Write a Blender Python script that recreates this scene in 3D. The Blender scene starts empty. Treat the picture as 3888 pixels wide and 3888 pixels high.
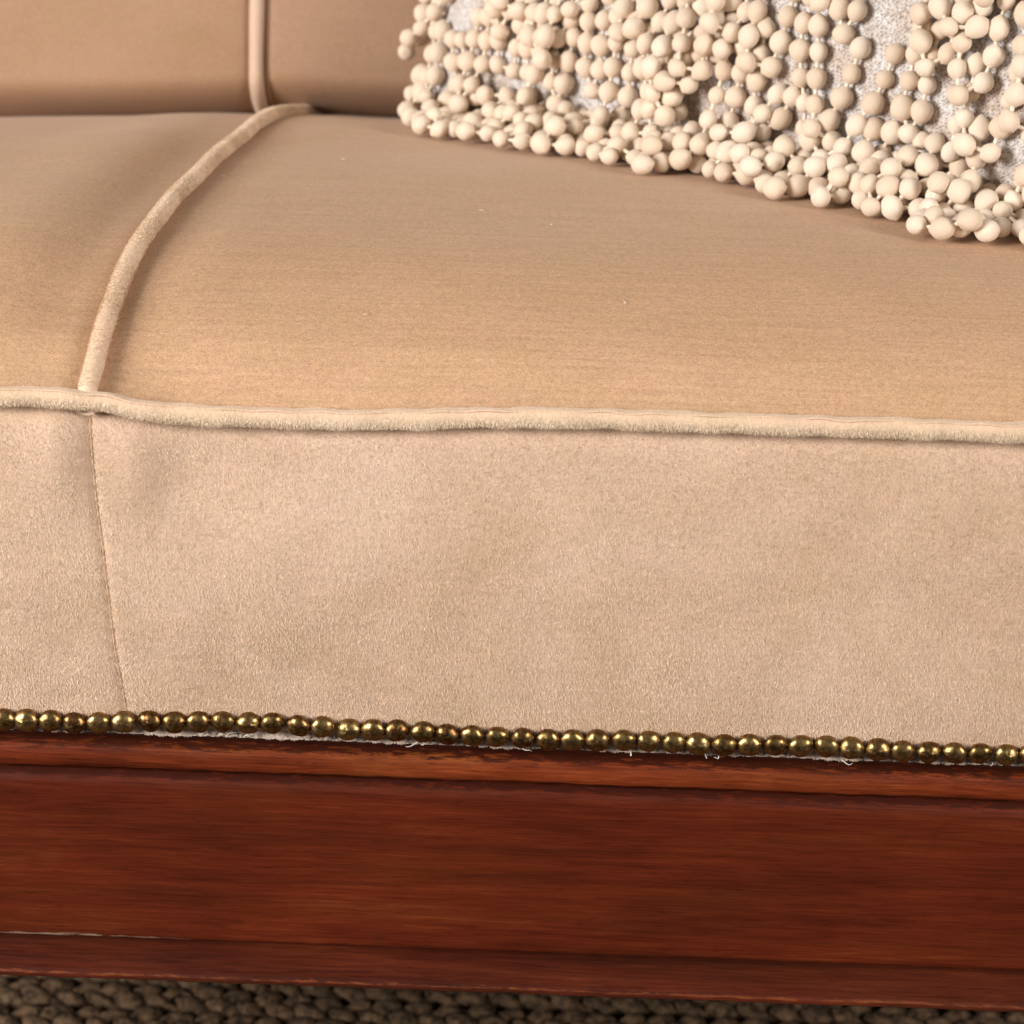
import bpy, math, random
import numpy as np
from mathutils import Vector, Matrix
random.seed(3)
rng = np.random.default_rng(5)
scene = bpy.context.scene
C = scene.collection

# ---------------------------------------------------------------- camera
F = 2386.0
PITCH = math.radians(22.66); ROLL = math.radians(2.1)
CAM = np.array([0.0, -0.95, 0.506])
fw = np.array([0, math.cos(PITCH), -math.sin(PITCH)])
_r = np.array([1.0, 0, 0]); _u = np.cross(_r, fw)
cr = _r * math.cos(ROLL) + _u * math.sin(ROLL)
cu = _u * math.cos(ROLL) - _r * math.sin(ROLL)
cd = bpy.data.cameras.new('camera'); cam = bpy.data.objects.new('camera', cd); C.objects.link(cam)
cam.matrix_world = Matrix(((cr[0], cu[0], -fw[0], CAM[0]), (cr[1], cu[1], -fw[1], CAM[1]), (cr[2], cu[2], -fw[2], CAM[2]), (0, 0, 0, 1)))
cd.sensor_width = 36; cd.lens = 36 * F / 1024; cd.clip_start = 0.01; cd.clip_end = 60
cd.dof.use_dof = True; cd.dof.focus_distance = 1.06; cd.dof.aperture_fstop = 13
scene.camera = cam

# ---------------------------------------------------------------- light: an overcast room with two windows
world = bpy.data.worlds.new('World'); scene.world = world; world.use_nodes = True
bg = world.node_tree.nodes['Background']
bg.inputs['Color'].default_value = (0.95, 0.88, 0.78, 1); bg.inputs['Strength'].default_value = 0.21
def area(name, loc, target, sx, sy, power, col):
    l = bpy.data.lights.new(name, 'AREA'); l.shape = 'RECTANGLE'; l.size = sx; l.size_y = sy
    l.energy = power; l.color = col
    o = bpy.data.objects.new(name, l); C.objects.link(o); o.location = loc
    o.rotation_euler = (Vector(target) - Vector(loc)).to_track_quat('-Z', 'Y').to_euler()
area('window_light_left', (-2.1, -1.35, 0.98), (0, 0.1, 0.1), 0.8, 1.1, 104, (1.0, 0.965, 0.925))
area('window_light_right', (1.95, -1.35, 0.95), (0, 0.1, 0.1), 0.7, 1.1, 48, (1.0, 0.95, 0.90))
scene.view_settings.view_transform = 'Standard'; scene.view_settings.look = 'None'
scene.view_settings.exposure = 0.03; scene.view_settings.gamma = 1.0
scene.render.engine = 'CYCLES'
scene.render.resolution_x = 1024; scene.render.resolution_y = 1024

# ---------------------------------------------------------------- helpers
def at(px, py, y):
    d = fw + cr * (px - 512) / F - cu * (py - 512) / F
    return CAM + d * ((y - CAM[1]) / d[1])
def mesh_obj(name, verts, faces, mat, parent=None, smooth=True, sharp=None):
    """verts in world coordinates; faces an (n,k) array or list"""
    me = bpy.data.meshes.new(name)
    v = np.asarray(verts, dtype=np.float32)
    if isinstance(faces, np.ndarray):
        k = faces.shape[1]; nf = len(faces)
        me.vertices.add(len(v)); me.vertices.foreach_set('co', v.ravel())
        me.loops.add(nf * k); me.loops.foreach_set('vertex_index', faces.astype(np.int32).ravel())
        me.polygons.add(nf); me.polygons.foreach_set('loop_start', np.arange(0, nf * k, k, dtype=np.int32))
        me.update(calc_edges=True)
    else:
        me.from_pydata(v.tolist(), [], faces); me.update()
    me.polygons.foreach_set('use_smooth', [smooth] * len(me.polygons))
    if sharp is not None and hasattr(me, 'set_sharp_from_angle'):
        me.set_sharp_from_angle(angle=math.radians(sharp))
    me.materials.append(mat)
    o = bpy.data.objects.new(name, me); C.objects.link(o)
    if parent is not None:
        o.parent = parent
        w = Vector((0, 0, 0)); q = parent
        while q is not None:
            w += q.location; q = q.parent
        o.location = -w
    return o
def grid_faces(nu, nv, flip=False):
    i, j = np.meshgrid(np.arange(nu - 1), np.arange(nv - 1), indexing='ij')
    a = (i * nv + j).ravel()
    f = np.stack([a, a + 1, a + nv + 1, a + nv], 1)
    return f[:, ::-1].copy() if flip else f
def frames(P):
    P = np.asarray(P, float); T = np.gradient(P, axis=0); T /= np.linalg.norm(T, axis=1)[:, None]
    up = np.array([0, 0, 1.0]) if abs(T[:, 2]).mean() < .8 else np.array([0, 1.0, 0])
    A = np.cross(T, up); A /= np.linalg.norm(A, axis=1)[:, None]
    return P, T, A, np.cross(A, T)
def tube(P, rad, k=14, sq=1.0, twist=0):
    P, T, A, B = frames(P); n = len(P); rad = np.broadcast_to(rad, (n,))
    th = np.linspace(0, 2 * math.pi, k, endpoint=False)
    V = P[:, None] + rad[:, None, None] * (A[:, None] * np.cos(th)[None, :, None] + B[:, None] * np.sin(th)[None, :, None] * sq)
    i, j = np.meshgrid(np.arange(n - 1), np.arange(k), indexing='ij'); i = i.ravel(); j = j.ravel()
    j2 = (j + 1) % k
    f = np.stack([i * k + j, (i + 1) * k + j, (i + 1) * k + j2, i * k + j2], 1)
    return V.reshape(-1, 3), f[:, ::-1].copy()
def smooth1(x, xp, fp, w):
    g = np.arange(min(xp) - 3 * w, max(xp) + 3 * w, w / 8.0)
    f = np.interp(g, xp, fp); k = np.exp(-np.linspace(-2, 2, 17) ** 2); k /= k.sum()
    f = np.convolve(np.pad(f, 8, 'edge'), k, 'valid')
    return np.interp(x, g, f)
class Noise:
    """sum of a few random plane waves, a smooth bumpy field"""
    def __init__(s, seed, dim, wl, n=14):
        r = np.random.default_rng(seed); s.k = r.normal(size=(n, dim)); s.k *= (2 * math.pi / (np.asarray(wl))) / np.linalg.norm(s.k, axis=1)[:, None]
        s.p = r.uniform(0, 6.28, n); s.n = n
    def __call__(s, *c):
        c = np.stack(np.broadcast_arrays(*c), -1)
        return np.sin(c @ s.k.T + s.p).sum(-1) / math.sqrt(s.n)
def tag(o, label=None, cat=None, group=None, kind=None):
    for k, v in (('label', label), ('category', cat), ('group', group), ('kind', kind)):
        if v: o[k] = v
    return o
def empty(name, loc):
    o = bpy.data.objects.new(name, None); C.objects.link(o); o.location = loc; o.empty_display_size = .05
    return o

# ---------------------------------------------------------------- materials
def mat(name):
    m = bpy.data.materials.new(name); m.use_nodes = True
    nt = m.node_tree; b = nt.nodes['Principled BSDF']
    return m, nt, b
def N_(nt, t, **kw):
    n = nt.nodes.new(t)
    for k, v in kw.items():
        if k in n.inputs: n.inputs[k].default_value = v
        else: setattr(n, k, v)
    return n
def mapped(nt, scale, rot=(0, 0, 0), obj=True):
    tc = nt.nodes.new('ShaderNodeTexCoord'); mp = nt.nodes.new('ShaderNodeMapping')
    mp.inputs['Scale'].default_value = scale; mp.inputs['Rotation'].default_value = rot
    nt.links.new(tc.outputs['Object'], mp.inputs['Vector']); return mp.outputs[0]
def noise(nt, vec, scale, detail=3, rough=.5, dist=0):
    n = nt.nodes.new('ShaderNodeTexNoise'); n.inputs['Scale'].default_value = scale; n.inputs['Detail'].default_value = detail
    n.inputs['Roughness'].default_value = rough; n.inputs['Distortion'].default_value = dist
    nt.links.new(vec, n.inputs['Vector']); return n.outputs['Fac']
def ramp(nt, fac, stops):
    r = nt.nodes.new('ShaderNodeValToRGB'); e = r.color_ramp.elements
    while len(e) < len(stops): e.new(.5)
    for i, (p, c) in enumerate(stops):
        e[i].position = p; e[i].color = (*c, 1) if len(c) == 3 else c
    nt.links.new(fac, r.inputs[0]); return r.outputs[0]
def mix(nt, fac, a, b, mode='MIX'):
    m = nt.nodes.new('ShaderNodeMix'); m.data_type = 'RGBA'; m.blend_type = mode
    for s, v in ((m.inputs[0], fac), (m.inputs[6], a), (m.inputs[7], b)):
        if isinstance(v, (int, float)): s.default_value = v
        elif isinstance(v, tuple): s.default_value = (*v, 1)
        else: nt.links.new(v, s)
    return m.outputs[2]
def math_(nt, op, a, b=0.0, clamp=False):
    m = nt.nodes.new('ShaderNodeMath'); m.operation = op; m.use_clamp = clamp
    for s, v in ((m.inputs[0], a), (m.inputs[1], b)):
        if isinstance(v, (int, float)): s.default_value = v
        else: nt.links.new(v, s)
    return m.outputs[0]
def bump(nt, b, h, strength, dist, prev=None):
    n = nt.nodes.new('ShaderNodeBump'); n.inputs['Strength'].default_value = strength; n.inputs['Distance'].default_value = dist
    nt.links.new(h, n.inputs['Height'])
    if prev is not None: nt.links.new(prev, n.inputs['Normal'])
    nt.links.new(n.outputs[0], b.inputs['Normal']); return n.outputs[0]

def velvet(name, base, pile=(1, 1, .35), amp=.16, streak=.10, bump_s=.5, patch=.5, sheen=.12, light=1.0):
    m, nt, b = mat(name)
    fine = noise(nt, mapped(nt, pile), 1500, 2, .6)
    med = noise(nt, mapped(nt, pile), 420, 3, .6)
    big = noise(nt, mapped(nt, (1, 1, 1.3)), 11, 4, .6, .6)
    hue = noise(nt, mapped(nt, (1.4, 1, 1)), 30, 3, .6, .3)
    st = noise(nt, mapped(nt, (14, 560, 560)), 1, 3, .7)
    c0 = tuple(x * light for x in base)
    pale = (min(base[0] * 1.14, .9) * light, base[1] * 1.17 * light, base[2] * 1.30 * light)
    deep = (base[0] * .86 * light, base[1] * .80 * light, base[2] * .70 * light)
    col = mix(nt, ramp(nt, big, [(.36, (0, 0, 0)), (.66, (1, 1, 1))]), deep, pale)
    col = mix(nt, 1 - patch, col, c0)
    rosy = (c0[0] * 1.03, c0[1] * .97, c0[2] * 1.06)
    col = mix(nt, ramp(nt, hue, [(.4, (0, 0, 0)), (.62, (.5, .5, .5))]), col, rosy)
    g = math_(nt, 'ADD', math_(nt, 'MULTIPLY', math_(nt, 'SUBTRACT', fine, .5), amp * 5), math_(nt, 'MULTIPLY', math_(nt, 'SUBTRACT', med, .5), amp * 2.2))
    g = math_(nt, 'ADD', g, math_(nt, 'MULTIPLY', math_(nt, 'SUBTRACT', st, .5), streak * 3))
    g = math_(nt, 'ADD', g, 1.0)
    cv = nt.nodes.new('ShaderNodeCombineColor')
    for i in range(3): nt.links.new(g, cv.inputs[i])
    col = mix(nt, 1.0, col, cv.outputs[0], 'MULTIPLY')
    nt.links.new(col, b.inputs['Base Color'])
    b.inputs['Roughness'].default_value = .62; b.inputs['Specular IOR Level'].default_value = .25
    b.inputs['Sheen Weight'].default_value = sheen; b.inputs['Sheen Roughness'].default_value = .38
    b.inputs['Sheen Tint'].default_value = (1, .9, .82, 1)
    h1 = bump(nt, b, med, bump_s, .0009)
    bump(nt, b, fine, bump_s, .0005, h1)
    return m
BASE = (.58, .41, .29)
M_front = velvet('velvet_front', BASE, (1.25, 1, .5), .15, .03, .55, .5)
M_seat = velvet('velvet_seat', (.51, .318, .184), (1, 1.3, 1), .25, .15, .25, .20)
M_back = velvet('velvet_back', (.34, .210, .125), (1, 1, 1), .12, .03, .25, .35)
M_pipe = velvet('velvet_piping', (.64, .46, .31), (1, 1, .5), .12, .05, .6, .2, .5)
M_welt = velvet('velvet_welt', (.72, .53, .37), (1, 1, 1), .03, .0, .3, .2, .5)
def pile_mat(name, base, lo=.72):
    m, nt, b = mat(name)
    f = noise(nt, mapped(nt, (1, 1, .5)), 900, 2, .6)
    big = noise(nt, mapped(nt, (1, 1, 1.3)), 11, 4, .6, .6)
    c = ramp(nt, f, [(.3, tuple(x * lo for x in base)), (.6, tuple(x * 1.06 for x in base)), (.8, tuple(min(.9, x * 1.35) for x in base))])
    c = mix(nt, ramp(nt, big, [(.36, (0, 0, 0)), (.66, (1, 1, 1))]), mix(nt, 1.0, c, (.93, .90, .85), 'MULTIPLY'), mix(nt, 1.0, c, (1.06, 1.08, 1.13), 'MULTIPLY'))
    # fine rows of the ground weave, warp and weft
    wf = noise(nt, mapped(nt, (22, 620, 620)), 1, 3, .7); wr = noise(nt, mapped(nt, (640, 30, 30)), 1, 3, .7)
    g = math_(nt, 'ADD', 1.0, math_(nt, 'ADD', math_(nt, 'MULTIPLY', math_(nt, 'SUBTRACT', wf, .5), .34), math_(nt, 'MULTIPLY', math_(nt, 'SUBTRACT', wr, .5), .20)))
    cv = nt.nodes.new('ShaderNodeCombineColor')
    for i in range(3): nt.links.new(g, cv.inputs[i])
    c = mix(nt, 1.0, c, cv.outputs[0], 'MULTIPLY')
    nt.links.new(c, b.inputs['Base Color']); b.inputs['Roughness'].default_value = .38
    b.inputs['Specular IOR Level'].default_value = .5
    b.inputs['Sheen Weight'].default_value = .2
    return m
M_pile = pile_mat('velvet_pile', (.70, .515, .355))
M_pile_seat = pile_mat('velvet_pile_seat', (.555, .35, .20), .9)
M_pile_welt = pile_mat('velvet_pile_welt', (.86, .69, .51))
M_pile_pipe = pile_mat('velvet_pile_piping', (.78, .61, .43))

def wood(name, stops, rough=.42, seedrot=0.0, scuff_shade=None):
    m, nt, b = mat(name)
    g1 = noise(nt, mapped(nt, (5, 75, 90), (0, seedrot, 0)), 1.0, 6, .62, .9)
    g2 = noise(nt, mapped(nt, (34, 800, 900), (0, seedrot, 0)), 1.0, 4, .68, .6)
    blot = noise(nt, mapped(nt, (1, 1, 2)), 9, 3, .6)
    pore = noise(nt, mapped(nt, (120, 900, 900)), 1.0, 2, .5)
    f = math_(nt, 'ADD', math_(nt, 'MULTIPLY', g1, .50), math_(nt, 'MULTIPLY', g2, .50))
    f = math_(nt, 'ADD', f, math_(nt, 'MULTIPLY', math_(nt, 'SUBTRACT', blot, .5), .35))
    col = ramp(nt, f, stops)
    col = mix(nt, ramp(nt, pore, [(.28, (.35, .35, .35)), (.40, (0, 0, 0))]), col, (.018, .004, .002))
    hv = noise(nt, mapped(nt, (6, 40, 60)), 1.0, 4, .7)
    col = mix(nt, ramp(nt, hv, [(.45, (0, 0, 0)), (.65, (.45, .45, .45))]), col, mix(nt, 1.0, col, (.75, 1.15, .9), 'MULTIPLY'))
    if scuff_shade:
        # pale chipped wear along the lower arris; shade painted under the nails; darker groove
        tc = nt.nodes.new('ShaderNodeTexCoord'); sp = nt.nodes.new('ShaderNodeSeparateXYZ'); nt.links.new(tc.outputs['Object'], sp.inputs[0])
        for (x0, x1, z0, th, thr, cc) in scuff_shade:
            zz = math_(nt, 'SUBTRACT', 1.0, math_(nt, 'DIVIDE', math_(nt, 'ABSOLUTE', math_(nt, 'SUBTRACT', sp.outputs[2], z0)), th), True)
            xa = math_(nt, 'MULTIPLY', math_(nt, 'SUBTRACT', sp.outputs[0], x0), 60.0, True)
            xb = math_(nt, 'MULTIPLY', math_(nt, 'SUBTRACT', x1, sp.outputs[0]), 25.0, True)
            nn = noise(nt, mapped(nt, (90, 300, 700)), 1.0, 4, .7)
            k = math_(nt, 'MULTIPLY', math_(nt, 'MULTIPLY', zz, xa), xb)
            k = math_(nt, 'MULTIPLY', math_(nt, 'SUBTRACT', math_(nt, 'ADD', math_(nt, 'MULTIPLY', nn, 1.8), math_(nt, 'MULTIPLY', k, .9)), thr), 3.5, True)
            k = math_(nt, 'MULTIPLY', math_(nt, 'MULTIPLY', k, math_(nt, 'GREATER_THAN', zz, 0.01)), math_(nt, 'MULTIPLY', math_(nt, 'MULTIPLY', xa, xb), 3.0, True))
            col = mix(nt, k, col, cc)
    nt.links.new(col, b.inputs['Base Color'])
    r = math_(nt, 'ADD', math_(nt, 'MULTIPLY', g2, .25), rough - .1)
    nt.links.new(r, b.inputs['Roughness'])
    b.inputs['Specular IOR Level'].default_value = .16
    b.inputs['Coat Weight'].default_value = .05; b.inputs['Coat Roughness'].default_value = .3
    bump(nt, b, g2, .25, .0006)
    return m
M_board = wood('mahogany_board', [(.26, (.030, .0040, .0014)), (.44, (.070, .0095, .0028)), (.58, (.105, .0155, .0042)), (.74, (.165, .033, .009))], .44, 0.012,
               [(-.30, -.120, -.1100, .0030, 1.56, (.30, .20, .15)), (-.236, -.205, -.1080, .0048, 1.42, (.34, .22, .17)), (-.087, -.068, -.1093, .0022, 1.35, (.38, .19, .08)), (-.6, .6, -.1103, .0010, 1.80, (.24, .075, .03)), (-.6, .6, -.0248, .0034, 1.35, (.036, .0065, .003)),  # last entry is a darker band along the groove
                (-.031, -.014, -.0272, .0012, 1.15, (.34, .15, .06)), (.0108, .0158, -.0695, .0012, 1.0, (.5, .4, .35)), (-.0486, -.0454, -.0445, .0030, 1.1, (.42, .3, .26))])
M_mould = wood('mahogany_moulding', [(.30, (.042, .0062, .0018)), (.44, (.110, .0170, .0045)), (.56, (.175, .032, .0085)), (.72, (.30, .078, .021))], .42, 0.0, [(-.6, .6, -.0085, .0058, 1.22, (.040, .008, .0035)), (-.6, .6, -.0238, .0026, 1.2, (.036, .0065, .003))])  # first band paints the nails' shade into the wood, second darkens the groove
M_strip = wood('mahogany_strip', [(.30, (.024, .0032, .0012)), (.46, (.058, .0085, .0028)), (.60, (.090, .015, .0045)), (.75, (.16, .035, .010))], .5, 0.0, [(-.6, .6, -.1322, .0022, 1.6, (.15, .036, .010))])
def brass():
    m, nt, b = mat('antique_brass')
    oi = nt.nodes.new('ShaderNodeObjectInfo')
    n = noise(nt, mapped(nt, (1, 1, 1)), 420, 4, .6)
    f = math_(nt, 'ADD', n, math_(nt, 'MULTIPLY', math_(nt, 'SUBTRACT', oi.outputs['Random'], .5), .25))
    c = ramp(nt, f, [(.30, (.12, .055, .02)), (.48, (.235, .145, .056)), (.66, (.36, .24, .10))])
    nt.links.new(c, b.inputs['Base Color']); b.inputs['Metallic'].default_value = 1
    nt.links.new(math_(nt, 'ADD', math_(nt, 'MULTIPLY', n, .22), .20), b.inputs['Roughness'])
    bump(nt, b, noise(nt, mapped(nt, (1, 1, 1)), 260, 3, .5), .35, .0006)
    return m
M_brass = brass()
def simple(name, c0, c1, scale, rough=.8, bs=.4, bd=.0005, sheen=0, spec=.3, mp=(1, 1, 1)):
    m, nt, b = mat(name)
    n = noise(nt, mapped(nt, mp), scale, 4, .6)
    nt.links.new(ramp(nt, n, [(.35, c0), (.65, c1)]), b.inputs['Base Color'])
    b.inputs['Roughness'].default_value = rough; b.inputs['Sheen Weight'].default_value = sheen
    b.inputs['Specular IOR Level'].default_value = spec
    bump(nt, b, n, bs, bd)
    return m
M_edge = simple('raw_fabric_edge', (.30, .22, .17), (.56, .46, .38), 700, .9)
M_lint = simple('lint_thread', (.62, .54, .50), (.85, .80, .76), 900, .7)
M_thread = simple('bead_thread', (.66, .52, .38), (.92, .84, .72), 1500, .45, spec=.6)
M_cloth = simple('underside_cloth', (.02, .018, .016), (.04, .035, .03), 400, .95)
M_stitch = simple('seam_thread', (.46, .29, .17), (.62, .44, .29), 900, .8)
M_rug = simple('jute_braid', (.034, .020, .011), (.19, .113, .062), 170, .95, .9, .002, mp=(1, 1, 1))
M_floor = simple('dark_floor', (.018, .016, .016), (.035, .03, .028), 20, .6)
def bead_mat():
    m, nt, b = mat('wrapped_bead')
    oi = nt.nodes.new('ShaderNodeObjectInfo')
    f = noise(nt, mapped(nt, (1, 1, 1)), 500, 3, .6)
    fib = noise(nt, mapped(nt, (350, 1800, 1800)), 1, 2, .6)
    c = mix(nt, oi.outputs['Random'], (.72, .57, .435), (.85, .725, .60))
    c = mix(nt, math_(nt, 'MULTIPLY', f, .18), c, (.60, .44, .29))
    nt.links.new(c, b.inputs['Base Color']); b.inputs['Roughness'].default_value = .7
    b.inputs['Specular IOR Level'].default_value = .25; b.inputs['Sheen Weight'].default_value = .15
    b.inputs['Subsurface Weight'].default_value = .0
    h = bump(nt, b, f, .25, .0005); bump(nt, b, fib, .3, .0004, h)
    return m
M_bead = bead_mat()
def cover_mat():
    m, nt, b = mat('woven_cover')
    w1 = N_(nt, 'ShaderNodeTexWave', wave_type='BANDS', bands_direction='X'); w1.inputs['Scale'].default_value = 150; w1.inputs['Distortion'].default_value = 9; w1.inputs['Detail'].default_value = 2; w1.inputs['Detail Scale'].default_value = 3
    w2 = N_(nt, 'ShaderNodeTexWave', wave_type='BANDS', bands_direction='Z'); w2.inputs['Scale'].default_value = 150; w2.inputs['Distortion'].default_value = 9; w2.inputs['Detail'].default_value = 2; w2.inputs['Detail Scale'].default_value = 3
    v = mapped(nt, (1, 1, 1)); nt.links.new(v, w1.inputs['Vector']); nt.links.new(v, w2.inputs['Vector'])
    h = math_(nt, 'MAXIMUM', w1.outputs['Fac'], w2.outputs['Fac'])
    n = noise(nt, v, 330, 4, .7); big = noise(nt, v, 34, 3, .6)
    hh = math_(nt, 'ADD', math_(nt, 'MULTIPLY', h, .30), math_(nt, 'MULTIPLY', n, .80))
    c = ramp(nt, hh, [(.40, (.34, .28, .24)), (.58, (.60, .55, .52)), (.78, (.80, .79, .80))])
    c = mix(nt, ramp(nt, big, [(.44, (0, 0, 0)), (.58, (.8, .8, .8))]), c, mix(nt, 1.0, c, (.82, .70, .60), 'MULTIPLY'))
    nt.links.new(c, b.inputs['Base Color']); b.inputs['Roughness'].default_value = .85
    bump(nt, b, hh, .9, .0012)
    return m
M_cover = cover_mat()

# ---------------------------------------------------------------- room floor and rug under the sofa
FZ = -0.36
me_floor = mesh_obj('floor', [(-4, -4, FZ - .012), (4, -4, FZ - .012), (4, 4, FZ - .012), (-4, 4, FZ - .012)], [(0, 1, 2, 3)], M_floor)
tag(me_floor, kind='structure')
rug = empty('braided_rug', (0, .2, FZ))
tag(rug, 'brown jute rug of thick braids lying in the shade beneath the sofa', 'rug')
mesh_obj('backing', [(-.6, -.5, FZ - .008), (.6, -.5, FZ - .008), (.6, .72, FZ - .008), (-.6, .72, FZ - .008)], [(0, 1, 2, 3)], M_rug, rug)
# ROWS of three interlaced strands each
BW = .026; rown = 0
yrow = .16
while yrow < .62:
    n = 620; s = np.linspace(-.42, .42, n); ph = rng.uniform(0, 6.28); Lb = .058 * rng.uniform(.94, 1.06)
    for k in range(3):
        t = s / Lb * 2 * math.pi + ph + k * 2 * math.pi / 3
        P = np.stack([s + .001 * np.sin(s * 70 + k), yrow + BW * .30 * np.sin(t) - .035 * s + .002 * np.sin(s * 14 + rown), FZ + .004 + .0032 * np.sin(2 * t)], 1)
        rr = .0056 * (1 + .14 * np.sin(s * 300 + k * 2) + .14 * np.sin(s * 113 + rown * 1.7) + .10 * np.sin(s * 47 + rown * 2.9 + k))
        v, f = tube(P, rr, 8, .8); v = v + rng.normal(size=v.shape) * .00035
        mesh_obj('strand', v, f, M_rug, rug)
    yrow += BW * 1.02; rown += 1

# ---------------------------------------------------------------- sofa
sofa = empty('sofa', (0, .28, FZ))
tag(sofa, 'tan velvet sofa with piped seat, brass nail trim and dark mahogany rail', 'sofa')
XL, XR = -.52, .52
# profile of the sprung seat from front edge to crease
py_ = np.array([-.02, 0, .01, .026, .045, .069, .099, .143, .204, .27, .361, .427, .5, .54])
pz_ = np.array([.149, .1555, .163, .174, .182, .189, .194, .195, .194, .1895, .182, .175, .162, .150])
def prof(y):
    k = np.clip((np.asarray(y) - .02) / .07, 0, 1); k = k * k * (3 - 2 * k)
    return smooth1(y, py_, pz_, .012) * (1 - k) + smooth1(y, py_, pz_, .065) * k
pipe_px = np.array([(-150, 394), (0, 395), (60, 397), (98, 400.5), (159, 412), (238, 416), (344, 419), (424, 418.5), (477, 416.5), (583, 417.5), (689, 421), (795, 424.5), (901, 427.5), (1024, 432), (1150, 436)])
pp = np.array([at(a, b, -.004) for a, b in pipe_px])
def ze(x): return smooth1(x, pp[:, 0], pp[:, 2], .012)
cre = np.array([at(a, b, .5) for a, b in [(-150, 114), (0, 113), (120, 111.5), (200, 109.5), (254, 108.5), (300, 107.5), (350, 111), (408, 113), (600, 120), (1024, 140)]])
def zcrease(x): return smooth1(x, cre[:, 0], cre[:, 2], .03)
def weltx(y): return -.1815 + .0666 * y
nb = Noise(4, 2, .16); nb2 = Noise(8, 2, .05)
def seat_z(x, y):
    s = x - weltx(y)
    z = prof(y) + (ze(x) - .1545) * np.exp(-np.clip(y, 0, 1) / .03)
    w = np.clip((y - .3) / .2, 0, 1); w = w * w * (3 - 2 * w)
    z = z + (zcrease(x) - .1640) * w
    edge = np.clip(y / .05, 0, 1)
    z = z - .0034 * np.exp(-(s / .0075) ** 2) * (.4 + .6 * edge)
    # pulled fold left of the welt: trough, then a soft ridge
    z = z + edge * (1 - .75 * w) * np.where(s < 0, -.0045 * np.exp(-((s + .020) / .017) ** 2) + .0026 * np.exp(-((s + .060) / .024) ** 2) - .0012 * np.exp(-((s + .11) / .03) ** 2), -.0022 * np.exp(-((s - .016) / .014) ** 2))
    # fullness pulled out where fabric bends over at the right of the welt front
    z = z - .004 * np.exp(-((s - .035) / .03) ** 2 - ((y - .012) / .02) ** 2)
    z = z + edge * (.0006 * nb(x, y) + .00012 * nb2(x, y))
    return z
sneg = -np.concatenate([np.linspace(0, .012, 13), np.linspace(.014, .10, 40), np.linspace(.105, .40, 40)])[::-1]
spos = np.concatenate([np.linspace(0, .012, 13), np.linspace(.014, .10, 30), np.linspace(.105, .74, 90)])
yg = np.concatenate([np.linspace(-.006, .06, 60), np.linspace(.063, .475, 110), np.linspace(.478, .535, 26)])
def seat_panel(sa):
    Y, S = np.meshgrid(yg, sa, indexing='ij'); X = np.clip(weltx(Y) + S, XL, XR)
    Z = seat_z(X, Y)
    return mesh_obj('seat_panel', np.stack([X, Y, Z], -1).reshape(-1, 3), grid_faces(len(yg), len(sa), True), M_seat, sofa)
spl = seat_panel(sneg); spr = seat_panel(spos)
spl['label'] = 'left seat panel with a pulled fold beside the welt'

# welt across the seat
yy = np.linspace(-.006, .525, 160)
wp = np.stack([weltx(yy) + .0004 * np.sin(yy * 60), yy, seat_z(weltx(yy), yy) + .0042], 1)
wp[:, 2] -= .006 * np.clip(-yy / .004, 0, 1)
wp[:, 0] += .010 * np.clip((yy - .44) / .06, 0, 1) ** 2
v, f = tube(wp, .0042 * (1 + .03 * np.sin(yy * 90) + .02 * np.sin(yy * 233)), 18)
welt = mesh_obj('seat_welt', v, f, M_welt, sofa)

# a few stray lint hairs caught in the nap
VV = []; FF = []; off = 0
for _ in range(11):
    y0 = rng.uniform(.01, .33); x0 = rng.uniform(-.17, .24); an = rng.uniform(0, 3.14); L = rng.uniform(.001, .003); a = np.linspace(0, 1, 6)
    X = x0 + L * math.cos(an) * a + .0005 * np.sin(a * 4); Y = y0 + L * math.sin(an) * a + .0005 * np.cos(a * 5)
    P = np.stack([X, Y, seat_z(X, Y) + .0005 + .0005 * np.sin(a * 3.1)], 1)
    v, f = tube(P, .00014, 5); VV.append(v); FF.append(f + off); off += len(v)
o = mesh_obj('lint', np.concatenate(VV), np.concatenate(FF), M_lint, sofa); o['kind'] = 'stuff'

# front piping
xs = np.linspace(XL, XR, 520)
npi = Noise(21, 1, .03)
pc = np.stack([xs, -.0045 + .0006 * npi(xs), ze(xs) + .0002 * npi(xs * 1.7)], 1)
prad = .0040 * (1 + .05 * npi(xs * .6) - .10 * np.exp(-((xs + .181) / .007) ** 2))
v, f = tube(pc, prad, 20, 1.06)
piping = mesh_obj('front_piping', v, f, M_pipe, sofa)
# flat turned-over selvage fold running along the upper face of the piping
def lip_strip(name, zoff, yoff, r, m):
    P = np.stack([xs, pc[:, 1] + yoff + .0002 * np.sin(xs * 80), pc[:, 2] + zoff + .0003 * npi(xs * 1.3 + 2)], 1)
    v, f = tube(P, r, 8, .6); return mesh_obj(name, v, f, m, sofa)
lip_strip('piping_fold', .0036, -.0018, .0011, M_pipe)

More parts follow.
